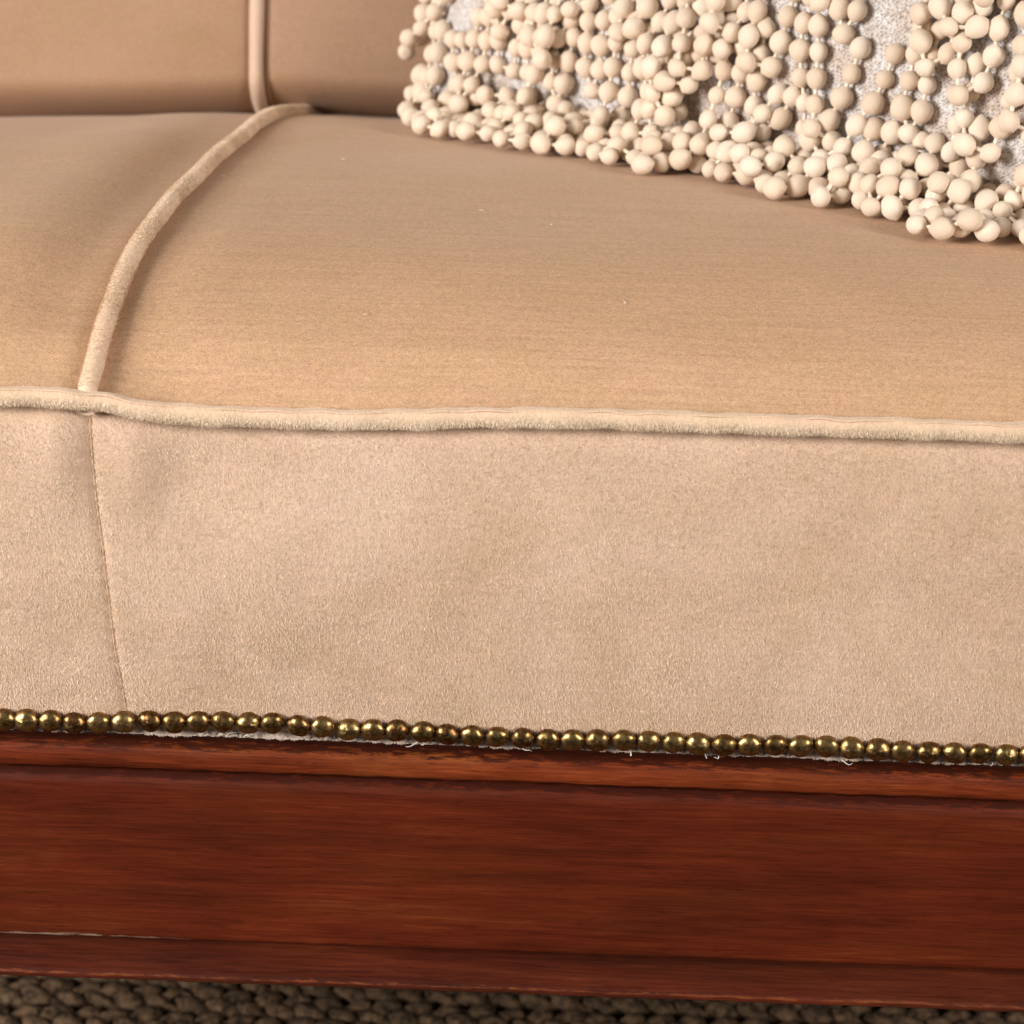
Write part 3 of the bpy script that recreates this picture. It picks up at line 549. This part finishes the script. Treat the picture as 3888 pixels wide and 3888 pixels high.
# ---------------------------------------------------------------- beaded cushion
PIL = {'O': [-0.064, 0.466, 0.18], 'U': [0.75915, -0.64999, 0.03473], 'V': [0.28139, 0.37583, 0.88293], 'N': [-0.58695, -0.66051, 0.46821], 'W': 0.52, 'H': 0.4, 'T': 0.062}
BEADS=[[[-554,4617,2228,497],[-575,4578,2103,487],[-596,4551,1974,501],[-596,4465,1873,480],[-546,4462,1997,586],[-532,4487,2128,579],[-517,4531,2252,541]],[[-444,4396,2232,535],[-441,4348,2104,591],[-410,4280,1992,525],[-387,4177,1910,560],[-292,4100,1958,462],[-325,4213,2020,514],[-369,4277,2130,483],[-389,4331,2242,469]],[[-231,4166,2414,571],[-245,4146,2280,556],[-262,4119,2149,505],[-322,4074,2040,474],[-393,4053,1929,565],[-390,4139,2030,505],[-344,4182,2149,563],[-314,4225,2271,539],[-291,4241,2400,555]],[[16,3889,2429,538],[-6,3882,2298,587],[-2,3873,2165,490],[2,3858,2032,575],[-87,3900,1944,542],[-127,3774,1949,551],[-167,3663,1885,590],[-90,3629,1989,462],[-16,3710,2065,493],[33,3763,2179,555],[67,3799,2303,564],[82,3825,2434,491]],[[246,3652,2416,521],[221,3655,2282,573],[201,3674,2152,589],[165,3706,2027,588],[129,3760,2143,485],[145,3736,2273,508],[139,3758,2407,515]],[[402,3525,2541,523],[394,3501,2409,573],[391,3502,2275,523],[358,3531,2149,497],[314,3571,2269,543],[315,3576,2402,564],[323,3595,2518,539]],[[643,3288,2526,583],[697,3223,2419,590],[667,3118,2345,558],[719,2990,2335,577],[848,2962,2330,469],[810,3033,2438,536],[870,3101,2538,460]],[[829,3120,2449,494],[765,3082,2361,544],[698,3112,2245,550],[615,3144,2145,569],[571,3138,2018,570],[668,3049,2041,494],[654,3053,2174,517],[768,3031,2246,561],[858,3052,2347,485],[900,3051,2476,576]],[[1047,2949,2549,461],[1022,2926,2420,508],[992,2892,2292,463],[950,2848,2174,495],[917,2787,2057,571],[814,2750,1979,590],[843,2882,1976,515],[808,2990,2047,489],[808,3070,2159,501],[799,3131,2276,571],[776,3164,2411,483],[799,3156,2555,561]],[[1291,2713,2353,499],[1218,2695,2251,491],[1126,2670,2156,578],[1005,2721,2136,487],[1007,2846,2086,584],[995,2722,2040,517],[1094,2772,2116,592],[1217,2731,2148,556],[1318,2693,2229,570],[1360,2651,2358,531]],[[1825,2262,2280,588],[1792,2319,2149,554],[1696,2269,2071,516],[1794,2242,1983,465],[1726,2178,2079,483],[1695,2266,2176,574],[1744,2329,2277,584]],[[1963,2165,2266,461],[1887,2079,2210,513],[1799,1990,2166,518],[1694,1963,2088,479],[1700,1863,2000,462],[1779,1908,2098,574],[1881,1995,2099,569],[1979,2041,2175,577],[2024,2113,2271,497]],[[2207,1960,2385,577],[2204,1946,2248,589],[2166,1871,2143,565],[2101,1902,2031,504],[2056,2026,2001,508],[1924,2004,2003,525],[1923,2124,2065,581],[2037,2066,2090,525],[2141,2038,2167,515],[2040,2124,2165,465],[2089,2034,2250,501],[2108,2045,2382,486]],[[2481,1762,2324,521],[2402,1743,2220,521],[2359,1719,2094,483],[2485,1710,2054,469],[2589,1625,2078,543],[2667,1637,2184,490],[2640,1647,2298,547]],[[-437,4592,2568,534],[-498,4611,2449,482],[-568,4633,2338,505],[-645,4673,2235,466],[-719,4751,2158,547],[-733,4836,2056,538],[-647,4893,2139,549],[-578,4926,2250,571],[-530,4936,2373,531],[-495,4840,2482,507]],[[-217,4199,2514,491],[-175,4106,2425,528],[-174,4072,2297,516],[-176,4058,2164,516],[-82,3964,2152,493],[-71,3961,2285,484],[-50,3954,2416,565],[-39,3980,2551,589]],[[-9,4013,2702,547],[-106,3970,2620,539],[-116,3979,2487,480],[-169,4000,2366,517],[-205,4030,2491,584],[-106,4069,2573,587],[-61,4082,2689,467]],[[140,3858,2745,571],[93,3785,2648,486],[75,3733,2524,585],[62,3689,2399,488],[73,3602,2298,561],[86,3593,2431,587],[136,3654,2539,463],[173,3740,2633,459],[210,3790,2751,529]],[[323,3622,2607,515],[231,3679,2514,584],[154,3666,2404,497],[67,3700,2308,460],[0,3781,2390,575],[23,3827,2514,538],[139,3799,2570,527]],[[617,3361,2692,542],[572,3362,2565,579],[561,3358,2430,493],[552,3357,2297,491],[549,3364,2163,591],[513,3414,2045,527],[410,3332,2065,462],[442,3394,2178,560],[460,3425,2308,533],[472,3445,2439,463],[474,3466,2574,508],[425,3540,2676,537]],[[743,3250,2723,574],[696,3232,2600,546],[619,3197,2490,543],[607,3204,2356,558],[651,3200,2227,514],[724,3126,2141,567],[733,2991,2153,555],[657,3019,2262,470],[642,3031,2400,555],[703,3090,2502,578],[756,3143,2619,585],[823,3186,2725,517]],[[998,3076,2842,474],[982,3038,2715,534],[980,2988,2591,470],[1002,2866,2541,535],[980,2985,2491,558],[917,3060,2584,537],[903,3105,2711,551],[919,3135,2841,558]],[[1215,2822,2666,522],[1200,2809,2532,492],[1185,2798,2398,564],[1183,2807,2265,526],[1184,2832,2134,552],[1069,2891,2160,510],[1092,2877,2291,579],[1106,2873,2423,510],[1114,2883,2558,538],[1057,2955,2659,543]],[[1391,2686,2725,529],[1383,2654,2594,565],[1395,2631,2461,493],[1425,2603,2334,466],[1429,2601,2200,478],[1526,2556,2121,515],[1557,2439,2177,552],[1445,2429,2247,478],[1462,2517,2346,514],[1467,2562,2471,542],[1466,2595,2602,485],[1461,2625,2729,544]],[[1659,2440,2661,545],[1628,2445,2528,488],[1588,2455,2399,578],[1536,2476,2279,586],[1454,2501,2175,583],[1503,2402,2102,488],[1601,2347,2173,501],[1658,2340,2293,531],[1729,2331,2408,567],[1778,2325,2531,460],[1815,2319,2662,491]],[[1930,2266,2809,545],[1903,2254,2678,488],[1884,2240,2547,487],[1862,2229,2415,592],[1903,2197,2293,539],[1951,2163,2413,550],[1964,2178,2544,469],[1978,2194,2678,497],[2007,2213,2807,474]],[[2170,2049,2678,491],[2154,2031,2546,475],[2127,1971,2429,472],[2127,1902,2316,561],[2252,1865,2293,494],[2298,1894,2414,578],[2328,1906,2544,459],[2353,1916,2676,500]],[[2365,1947,2799,498],[2346,1838,2723,512],[2334,1821,2590,535],[2308,1799,2462,525],[2429,1807,2408,504],[2427,1831,2538,503],[2435,1853,2671,553],[2442,1895,2796,500]],[[-289,4548,2881,483],[-325,4510,2758,513],[-356,4477,2633,505],[-350,4395,2528,529],[-304,4388,2653,569],[-271,4428,2777,505],[-237,4456,2904,548]],[[-95,4192,2816,480],[-139,4136,2705,489],[-205,4051,2624,573],[-182,3941,2552,558],[-68,3893,2504,554],[24,3909,2600,568],[58,3941,2725,578],[86,3969,2853,584]],[[263,3865,3028,555],[256,3806,2908,583],[270,3746,2788,493],[252,3697,2665,522],[212,3602,2579,483],[300,3615,2678,471],[337,3675,2790,511],[342,3728,2913,503],[355,3773,3039,542]],[[731,3443,3120,512],[683,3429,2994,478],[629,3419,2872,524],[565,3418,2753,502],[499,3393,2640,561],[476,3352,2515,550],[553,3252,2557,586],[619,3259,2674,588],[681,3281,2790,535],[770,3283,2892,492],[836,3285,3007,533],[894,3297,3129,497]],[[938,3188,2996,527],[845,3162,2905,560],[825,3111,2783,555],[819,3065,2656,519],[800,3012,2535,498],[777,2945,2420,461],[909,2925,2418,573],[912,2924,2552,570],[962,2943,2674,539],[1044,2977,2776,566],[1064,3036,2893,483],[1027,3108,3002,546]],[[1149,3055,3104,497],[1132,3003,2981,568],[1120,2968,2854,511],[1119,2920,2729,522],[1046,2864,2632,506],[921,2850,2677,515],[953,2916,2788,575],[990,2965,2909,589],[1038,3018,3021,493],[1066,3118,3102,566]],[[1387,2786,3002,587],[1349,2773,2872,527],[1319,2753,2744,538],[1289,2740,2613,568],[1251,2736,2486,547],[1120,2761,2499,530],[1125,2796,2627,578],[1169,2834,2750,533],[1199,2896,2864,563],[1229,2921,2995,581]],[[1673,2649,3201,500],[1654,2597,3082,570],[1643,2561,2955,483],[1634,2514,2829,530],[1578,2521,2709,546],[1550,2578,2826,573],[1558,2628,2950,500],[1567,2666,3078,588],[1597,2705,3202,559]],[[1912,2460,3236,582],[1952,2386,3126,492],[2037,2292,3075,531],[2137,2208,3053,518],[2183,2123,2954,587],[2153,2035,2860,567],[2022,2068,2852,479],[1991,2174,2926,580],[1959,2241,3039,506],[1978,2298,3157,521],[1995,2407,3230,464]],[[2101,2195,2962,526],[2074,2161,2838,580],[2048,2133,2710,520],[1937,2122,2637,461],[1910,2175,2756,571],[1903,2217,2884,521],[1958,2310,2960,471]],[[2295,2119,3117,551],[2285,2077,2987,482],[2259,2038,2859,540],[2241,2009,2730,514],[2199,1977,2607,491],[2083,1967,2542,516],[2081,2037,2657,497],[2091,2071,2783,521],[2086,2092,2921,536],[2132,2108,3045,525],[2224,2179,3115,465]],[[1321,2994,3272,481],[1268,2973,3156,511],[1174,2942,3067,465],[1162,2873,2953,457],[1281,2843,2902,528],[1317,2872,3026,477],[1343,2900,3154,569],[1386,2939,3274,472]],[[1640,2799,3413,470],[1592,2761,3294,536],[1509,2696,3207,566],[1461,2635,3099,563],[1408,2646,2975,574],[1422,2705,2856,520],[1451,2576,2855,491],[1487,2683,2925,460],[1473,2734,3051,585],[1481,2792,3170,537],[1508,2830,3298,584],[1563,2852,3415,571]],[[2235,2323,3421,524],[2212,2271,3300,534],[2184,2200,3190,480],[2195,2081,3127,585],[2171,2024,3009,505],[2237,2135,3037,462],[2348,2057,3058,538],[2363,2112,3180,477],[2240,2120,3228,592],[2299,2207,3310,583],[2309,2266,3423,559]],[[2507,2197,3517,466],[2426,2181,3417,571],[2431,2122,3293,482],[2439,2053,3179,543],[2430,2007,3052,480],[2364,1994,2937,554],[2460,1913,2893,553],[2494,1947,3017,504],[2510,1996,3142,489],[2503,2051,3264,571],[2503,2111,3385,585],[2586,2147,3521,480]],[[-405,4311,1957,554],[-420,4252,1814,521],[-553,4252,1813,518],[-463,4155,1831,589],[-336,4198,1819,516],[-348,4331,1808,589],[-247,4244,1816,521],[-370,4295,1918,492]],[[-321,4242,1917,506],[-465,4252,1907,557],[-562,4170,1871,524],[-667,4096,1835,561],[-600,3982,1846,557],[-474,4022,1839,528],[-367,4100,1834,560],[-240,4141,1823,493],[-276,4206,1924,484]],[[-226,4149,1931,563],[-278,4063,1855,467],[-385,3985,1837,466],[-464,3879,1849,470],[-597,3878,1853,508],[-524,3792,1924,470],[-488,3674,1872,482],[-596,3751,1870,552],[-463,3766,1861,475],[-370,3860,1855,519],[-290,3967,1846,536],[-179,4043,1843,584],[-101,4038,1938,502]],[[-146,4084,1933,471],[-240,4023,1994,566],[-116,3975,2007,482],[-207,3961,1912,561],[-206,3834,1948,476],[-113,3836,1853,459],[-241,3871,1860,573],[-123,3934,1850,546],[-59,4002,1934,470]],[[-9,3948,1953,492],[-26,3883,1857,564],[-69,3757,1862,471],[-201,3768,1871,576],[-278,3660,1872,472],[-304,3790,1891,530],[-398,3699,1869,482],[-339,3581,1886,531],[-208,3560,1882,481],[-83,3605,1877,473],[-51,3708,1956,506],[63,3772,1959,553],[31,3914,1948,528]],[[98,3850,1957,532],[27,3792,1863,526],[-7,3666,1878,534],[-32,3566,1964,477],[-14,3434,1937,518],[-136,3402,1894,469],[-17,3342,1899,471],[76,3436,1897,488],[128,3527,1982,461],[217,3617,2022,478],[227,3738,1962,511]],[[163,3802,1953,460],[110,3694,1898,589],[46,3574,1891,576],[-71,3508,1894,556],[41,3508,1969,492],[31,3641,1975,542],[149,3599,1932,481],[265,3543,1970,591],[311,3659,1968,554]],[[268,3699,1966,512],[232,3600,1883,519],[130,3515,1889,510],[212,3409,1904,573],[102,3335,1907,542],[148,3439,1975,471],[223,3506,1886,470],[334,3578,1889,564],[264,3692,1871,496],[360,3615,1975,515]],[[403,3577,1975,539],[418,3484,1890,497],[321,3392,1904,559],[219,3305,1911,552],[311,3203,1911,467],[394,3296,1962,536],[409,3419,2013,583],[530,3466,1981,546]],[[468,3526,1975,487],[533,3411,1896,494],[490,3287,1914,573],[433,3167,1923,562],[554,3105,1921,493],[621,3220,1915,525],[673,3342,1902,503],[572,3426,1985,567]],[[644,3374,1983,466],[512,3329,2001,461],[433,3382,1908,592],[347,3476,1953,488],[265,3378,1986,489],[154,3306,1997,571],[83,3223,1920,578],[215,3201,1917,538],[316,3293,1904,482],[367,3204,1989,490],[499,3226,1995,482],[586,3306,1933,457],[688,3338,1984,461]],[[743,3280,1994,517],[719,3191,1918,535],[629,3222,2011,475],[644,3128,1917,460],[529,3194,1913,482],[467,3074,1921,471],[446,2942,1932,468],[377,3055,1926,492],[489,3008,1982,493],[585,2929,1934,472],[617,3055,1963,473],[718,3136,1997,462],[786,3245,1993,521]],[[852,3194,1994,466],[781,3108,1926,544],[698,3007,1938,579],[752,2876,1939,485],[625,2836,1943,487],[614,2705,1960,557],[717,2788,1951,531],[670,2912,1934,464],[799,2966,1941,584],[935,2976,1928,462],[953,3104,1995,532]],[[905,3143,2002,484],[866,3047,1932,560],[755,3054,2006,477],[672,2951,2027,529],[662,2819,2031,522],[763,2906,2031,513],[879,2938,2089,520],[874,3061,2035,517],[1009,3051,2008,495]],[[1058,3010,2007,520],[922,2981,2016,476],[1005,2945,2112,475],[936,2884,2016,534],[820,2827,2054,520],[904,2805,1951,536],[1010,2882,1943,528],[1101,2845,2034,538],[1096,2980,2007,494]],[[1154,2919,2015,590],[1023,2938,2022,492],[1107,2874,1940,491],[1009,2784,1948,495],[964,2659,1956,462],[1051,2632,2054,591],[1136,2731,2023,572],[1124,2608,1970,589],[1104,2532,2077,519],[1181,2638,2059,569],[1226,2723,1962,565],[1279,2825,2014,486]],[[1213,2877,2014,530],[1147,2791,1944,465],[1056,2695,1962,566],[1028,2564,1965,505],[1144,2498,1976,569],[1270,2540,1981,541],[1359,2616,2051,533],[1399,2721,2020,494]],[[1334,2767,2024,563],[1255,2708,2058,486],[1225,2623,1959,475],[1200,2533,2054,500],[1151,2410,2040,548],[1273,2462,2057,555],[1268,2595,2062,468],[1322,2669,1965,582],[1421,2706,2018,484]],[[1474,2645,2032,576],[1441,2556,2067,532],[1323,2535,2124,590],[1402,2467,2043,469],[1313,2388,1980,537],[1382,2323,2072,522],[1410,2409,1973,483],[1492,2511,1974,558],[1597,2548,2032,521]],[[1527,2603,2030,574],[1420,2591,1970,570],[1348,2480,1969,489],[1223,2432,1973,502],[1217,2299,1982,492],[1252,2172,1997,558],[1375,2224,1995,570],[1461,2256,2091,565],[1560,2342,2064,457],[1568,2473,2079,539],[1702,2466,2034,462]],[[1647,2503,2032,591],[1560,2427,1982,578],[1472,2344,2035,506],[1477,2211,2000,504],[1403,2317,1978,472],[1539,2292,1986,531],[1648,2367,1984,545],[1770,2403,2034,556]],[[1723,2446,2036,476],[1651,2358,2088,531],[1567,2258,2114,552],[1577,2196,1996,568],[1481,2103,1993,460],[1555,2053,2092,523],[1468,2012,2000,498],[1576,2090,2000,531],[1678,2177,1994,530],[1722,2300,1983,510],[1823,2350,2046,587]],[[1887,2302,2044,542],[1816,2198,2062,500],[1744,2097,2005,584],[1667,1988,2001,503],[1778,2014,2067,563],[1655,2066,2065,558],[1635,2195,2079,476],[1713,2105,2138,504],[1781,2219,2147,489],[1829,2098,2121,586],[1947,2143,2163,516],[1878,2251,2134,576],[1999,2205,2054,540]],[[1934,2254,2055,561],[2078,2207,1989,488],[1976,2300,1983,508],[1887,2200,1996,568],[1849,2075,2003,553],[1839,1941,2010,582],[1930,1845,2009,562],[1797,1840,2009,548],[1885,1887,2097,548],[1981,1978,2080,494],[1981,2081,1995,476],[2038,2172,2055,537]],[[2102,2126,2049,537],[2113,1992,2078,574],[2017,1938,2001,491],[2038,1806,2003,490],[2104,1784,2116,582],[2012,1870,2070,522],[1964,1750,2036,523],[2003,1806,2150,545],[2079,1912,2121,458],[2205,1958,2108,482],[2154,2076,2055,581]],[[2221,2032,2053,474],[2200,1927,2010,582],[2141,1807,2012,582],[2046,1714,2002,465],[1923,1661,2009,527],[1875,1537,2008,498],[1987,1464,2015,547],[2105,1438,2072,583],[2159,1555,2030,499],[2131,1686,2005,476],[2227,1716,2090,583],[2247,1845,2064,562],[2356,1919,2058,507]],[[2288,1970,2056,572],[2335,1823,2006,528],[2313,1692,2003,471],[2284,1561,2009,508],[2197,1462,2015,557],[2074,1514,2009,499],[1962,1572,2046,544],[2084,1607,2005,481],[2217,1638,2013,563],[2256,1765,2004,485],[2333,1808,2105,502],[2437,1849,2061,562]],[[2395,1891,2056,484],[2424,1819,2159,518],[2443,1689,2142,567],[2407,1672,2013,544],[2296,1631,2071,468],[2377,1549,2006,471],[2471,1612,2075,562],[2538,1717,2126,464],[2497,1810,2059,478]],[[2549,1771,2057,465],[2532,1651,2005,483],[2472,1529,2013,541],[2392,1424,2009,498],[2491,1334,2004,461],[2612,1388,2014,545],[2574,1515,2013,536],[2526,1442,2117,531],[2601,1333,2102,538],[2705,1406,2062,543],[2687,1536,2100,483],[2679,1669,2061,459]],[[2612,1714,2064,510],[2579,1652,2170,459],[2540,1541,2106,513],[2427,1473,2093,569],[2417,1346,2054,472],[2514,1428,2014,550],[2622,1462,2087,539],[2729,1500,2016,572],[2728,1623,2066,528]],[[-636,4623,1971,575],[-693,4649,1843,460],[-711,4541,1768,559],[-633,4573,1871,581],[-643,4686,1948,569]],[[-534,4778,2372,574],[-637,4806,2292,591],[-560,4701,2268,515],[-557,4825,2217,558],[-506,4849,2335,495]],[[-476,4854,2581,591],[-558,4935,2486,582],[-671,4991,2446,547],[-630,4880,2388,530],[-543,4823,2454,460],[-456,4923,2522,589]],[[-413,4945,2758,458],[-431,5000,2628,582],[-423,5025,2501,522],[-425,5015,2367,591],[-516,5030,2463,510],[-518,4968,2582,503],[-448,4906,2678,543],[-387,5005,2729,557]]]
CO = np.array(PIL['O']); CU = np.array(PIL['U']); CV = np.array(PIL['V']); CN = np.array(PIL['N']); CW, CH, CT = PIL['W'], PIL['H'], PIL['T']
cush = empty('beaded_cushion', tuple(CO + CU * CW / 2))
tag(cush, 'cream cushion shaggy with looped strings of round beads, leaning in the sofa corner', 'cushion')
ncv = Noise(91, 2, .07)
def cov(a, b, side):
    s = np.clip(1 - np.abs(2 * a / CW - 1) ** 2.6, 0, 1); t = np.clip(1 - np.abs(2 * b / CH - 1) ** 2.6, 0, 1)
    hh = CT * np.sqrt(s * t)
    if side > 0: hh = hh - .0004 + .0012 * ncv(a, b) * np.sqrt(s * t)
    else: hh = -hh * .55
    return CO + a[..., None] * CU + b[..., None] * CV + hh[..., None] * CN
ga = CW * (1 - np.cos(np.linspace(0, math.pi, 130))) / 2; gb = CH * (1 - np.cos(np.linspace(0, math.pi, 110))) / 2
A_, B_ = np.meshgrid(ga, gb, indexing='ij')
v1 = cov(A_, B_, 1).reshape(-1, 3); v2 = cov(A_, B_, -1).reshape(-1, 3); g = grid_faces(130, 110)
mesh_obj('cover', np.concatenate([v1, v2]), np.concatenate([g, g[:, ::-1] + len(v1)]), M_cover, cush)

def bead_mesh(seed, seg=16, ring=10):
    r = np.random.default_rng(seed); V = []; F_ = []
    rib = r.integers(4, 7); dp = r.uniform(.006, .022); tipa = r.uniform(.98, 1.10); tipb = r.uniform(.98, 1.06); tp = r.uniform(-.16, .16)
    el = r.uniform(1.0, 1.08); bx, bz = r.uniform(-.06, .06, 2)
    V.append((-1.12 * el * tipa, 0, 0))
    for i in range(1, ring):
        a = math.pi * i / ring; x = -math.cos(a); rr = math.sin(a) ** .92
        if i == 1: x, rr = -.98 * tipa, .27
        if i == ring - 1: x, rr = .98 * tipb, .27
        rr *= 1 + tp * x * (1 - x * x)
        for j in range(seg):
            t = 2 * math.pi * j / seg
            q = rr * (1 + dp * math.cos(rib * t + .6 * x) + .02 * math.sin(2 * t + seed))
            V.append((x * el * 1.0, q * math.cos(t) + bx * rr, q * math.sin(t) + bz * rr))
    V.append((1.12 * el * tipb, 0, 0)); e = len(V) - 1
    for j in range(seg): F_.append((0, 1 + (j + 1) % seg, 1 + j))
    for i in range(ring - 2):
        a = 1 + i * seg
        for j in range(seg): F_.append((a + j, a + (j + 1) % seg, a + seg + (j + 1) % seg, a + seg + j))
    a = 1 + (ring - 2) * seg
    for j in range(seg): F_.append((a + j, a + (j + 1) % seg, e))
    me = bpy.data.meshes.new('bead'); me.from_pydata([tuple(c * 1.0 for c in v) for v in V], [], F_); me.update()
    me.polygons.foreach_set('use_smooth', [True] * len(me.polygons)); me.materials.append(M_bead)
    return me
bms = [bead_mesh(s) for s in range(10)]
chains = [np.array(c, float) for c in BEADS]
allb = []
for ci, c in enumerate(chains):
    for i, p in enumerate(c):
        P = p[:3] * 1e-4; q = P - CAM; z = q @ fw; x = 512 + F * (q @ cr) / z; y = 512 - F * (q @ cu) / z
        inn = -8 < x < 1032 and y > -8
        allb.append((0 if inn else 1, z, ci, i))
allb.sort(); own = set((a[2], a[3]) for a in allb[:300])
rest_v = []; rest_f = []; off = 0
for ci, c in enumerate(chains):
    P = c[:, :3] * 1e-4
    # string: thread running through its beads
    s = np.linspace(0, len(P) - 1, (len(P) - 1) * 6 + 1); Q = np.stack([np.interp(s, np.arange(len(P)), P[:, k]) for k in range(3)], 1)
    v, f = tube(Q, .00105 * (1 + .25 * np.sin(np.arange(len(Q)) * 2.1)), 7)
    st = mesh_obj('bead_string', v, f, M_thread, cush)
    T = np.gradient(P, axis=0)
    for i in range(len(P)):
        d = Vector(T[i]); 
        if d.length < 1e-6: d = Vector((0, 0, 1))
        q = Vector((1, 0, 0)).rotation_difference(d) @ Matrix.Rotation(random.uniform(0, 6.28), 3, 'X').to_quaternion()
        r = c[i, 3] * 1e-5; sc = Vector((r * random.uniform(.96, 1.05), r * random.uniform(.95, 1.04), r * random.uniform(.95, 1.04)))
        bm_ = bms[random.randrange(10)]
        if (ci, i) in own:
            o = bpy.data.objects.new('bead', bm_); C.objects.link(o); o.parent = st
            o.location = P[i]; o.rotation_mode = 'QUATERNION'; o.rotation_quaternion = q; o.scale = sc
        else:
            M = Matrix.LocRotScale(Vector(P[i]), q, sc)
            for v_ in bm_.vertices: rest_v.append(tuple(M @ v_.co))
            for p_ in bm_.polygons: rest_f.append(tuple(k + off for k in p_.vertices))
            off = len(rest_v)
if rest_v:
    o = mesh_obj('bead', rest_v, rest_f, M_bead, cush); o['kind'] = 'stuff'
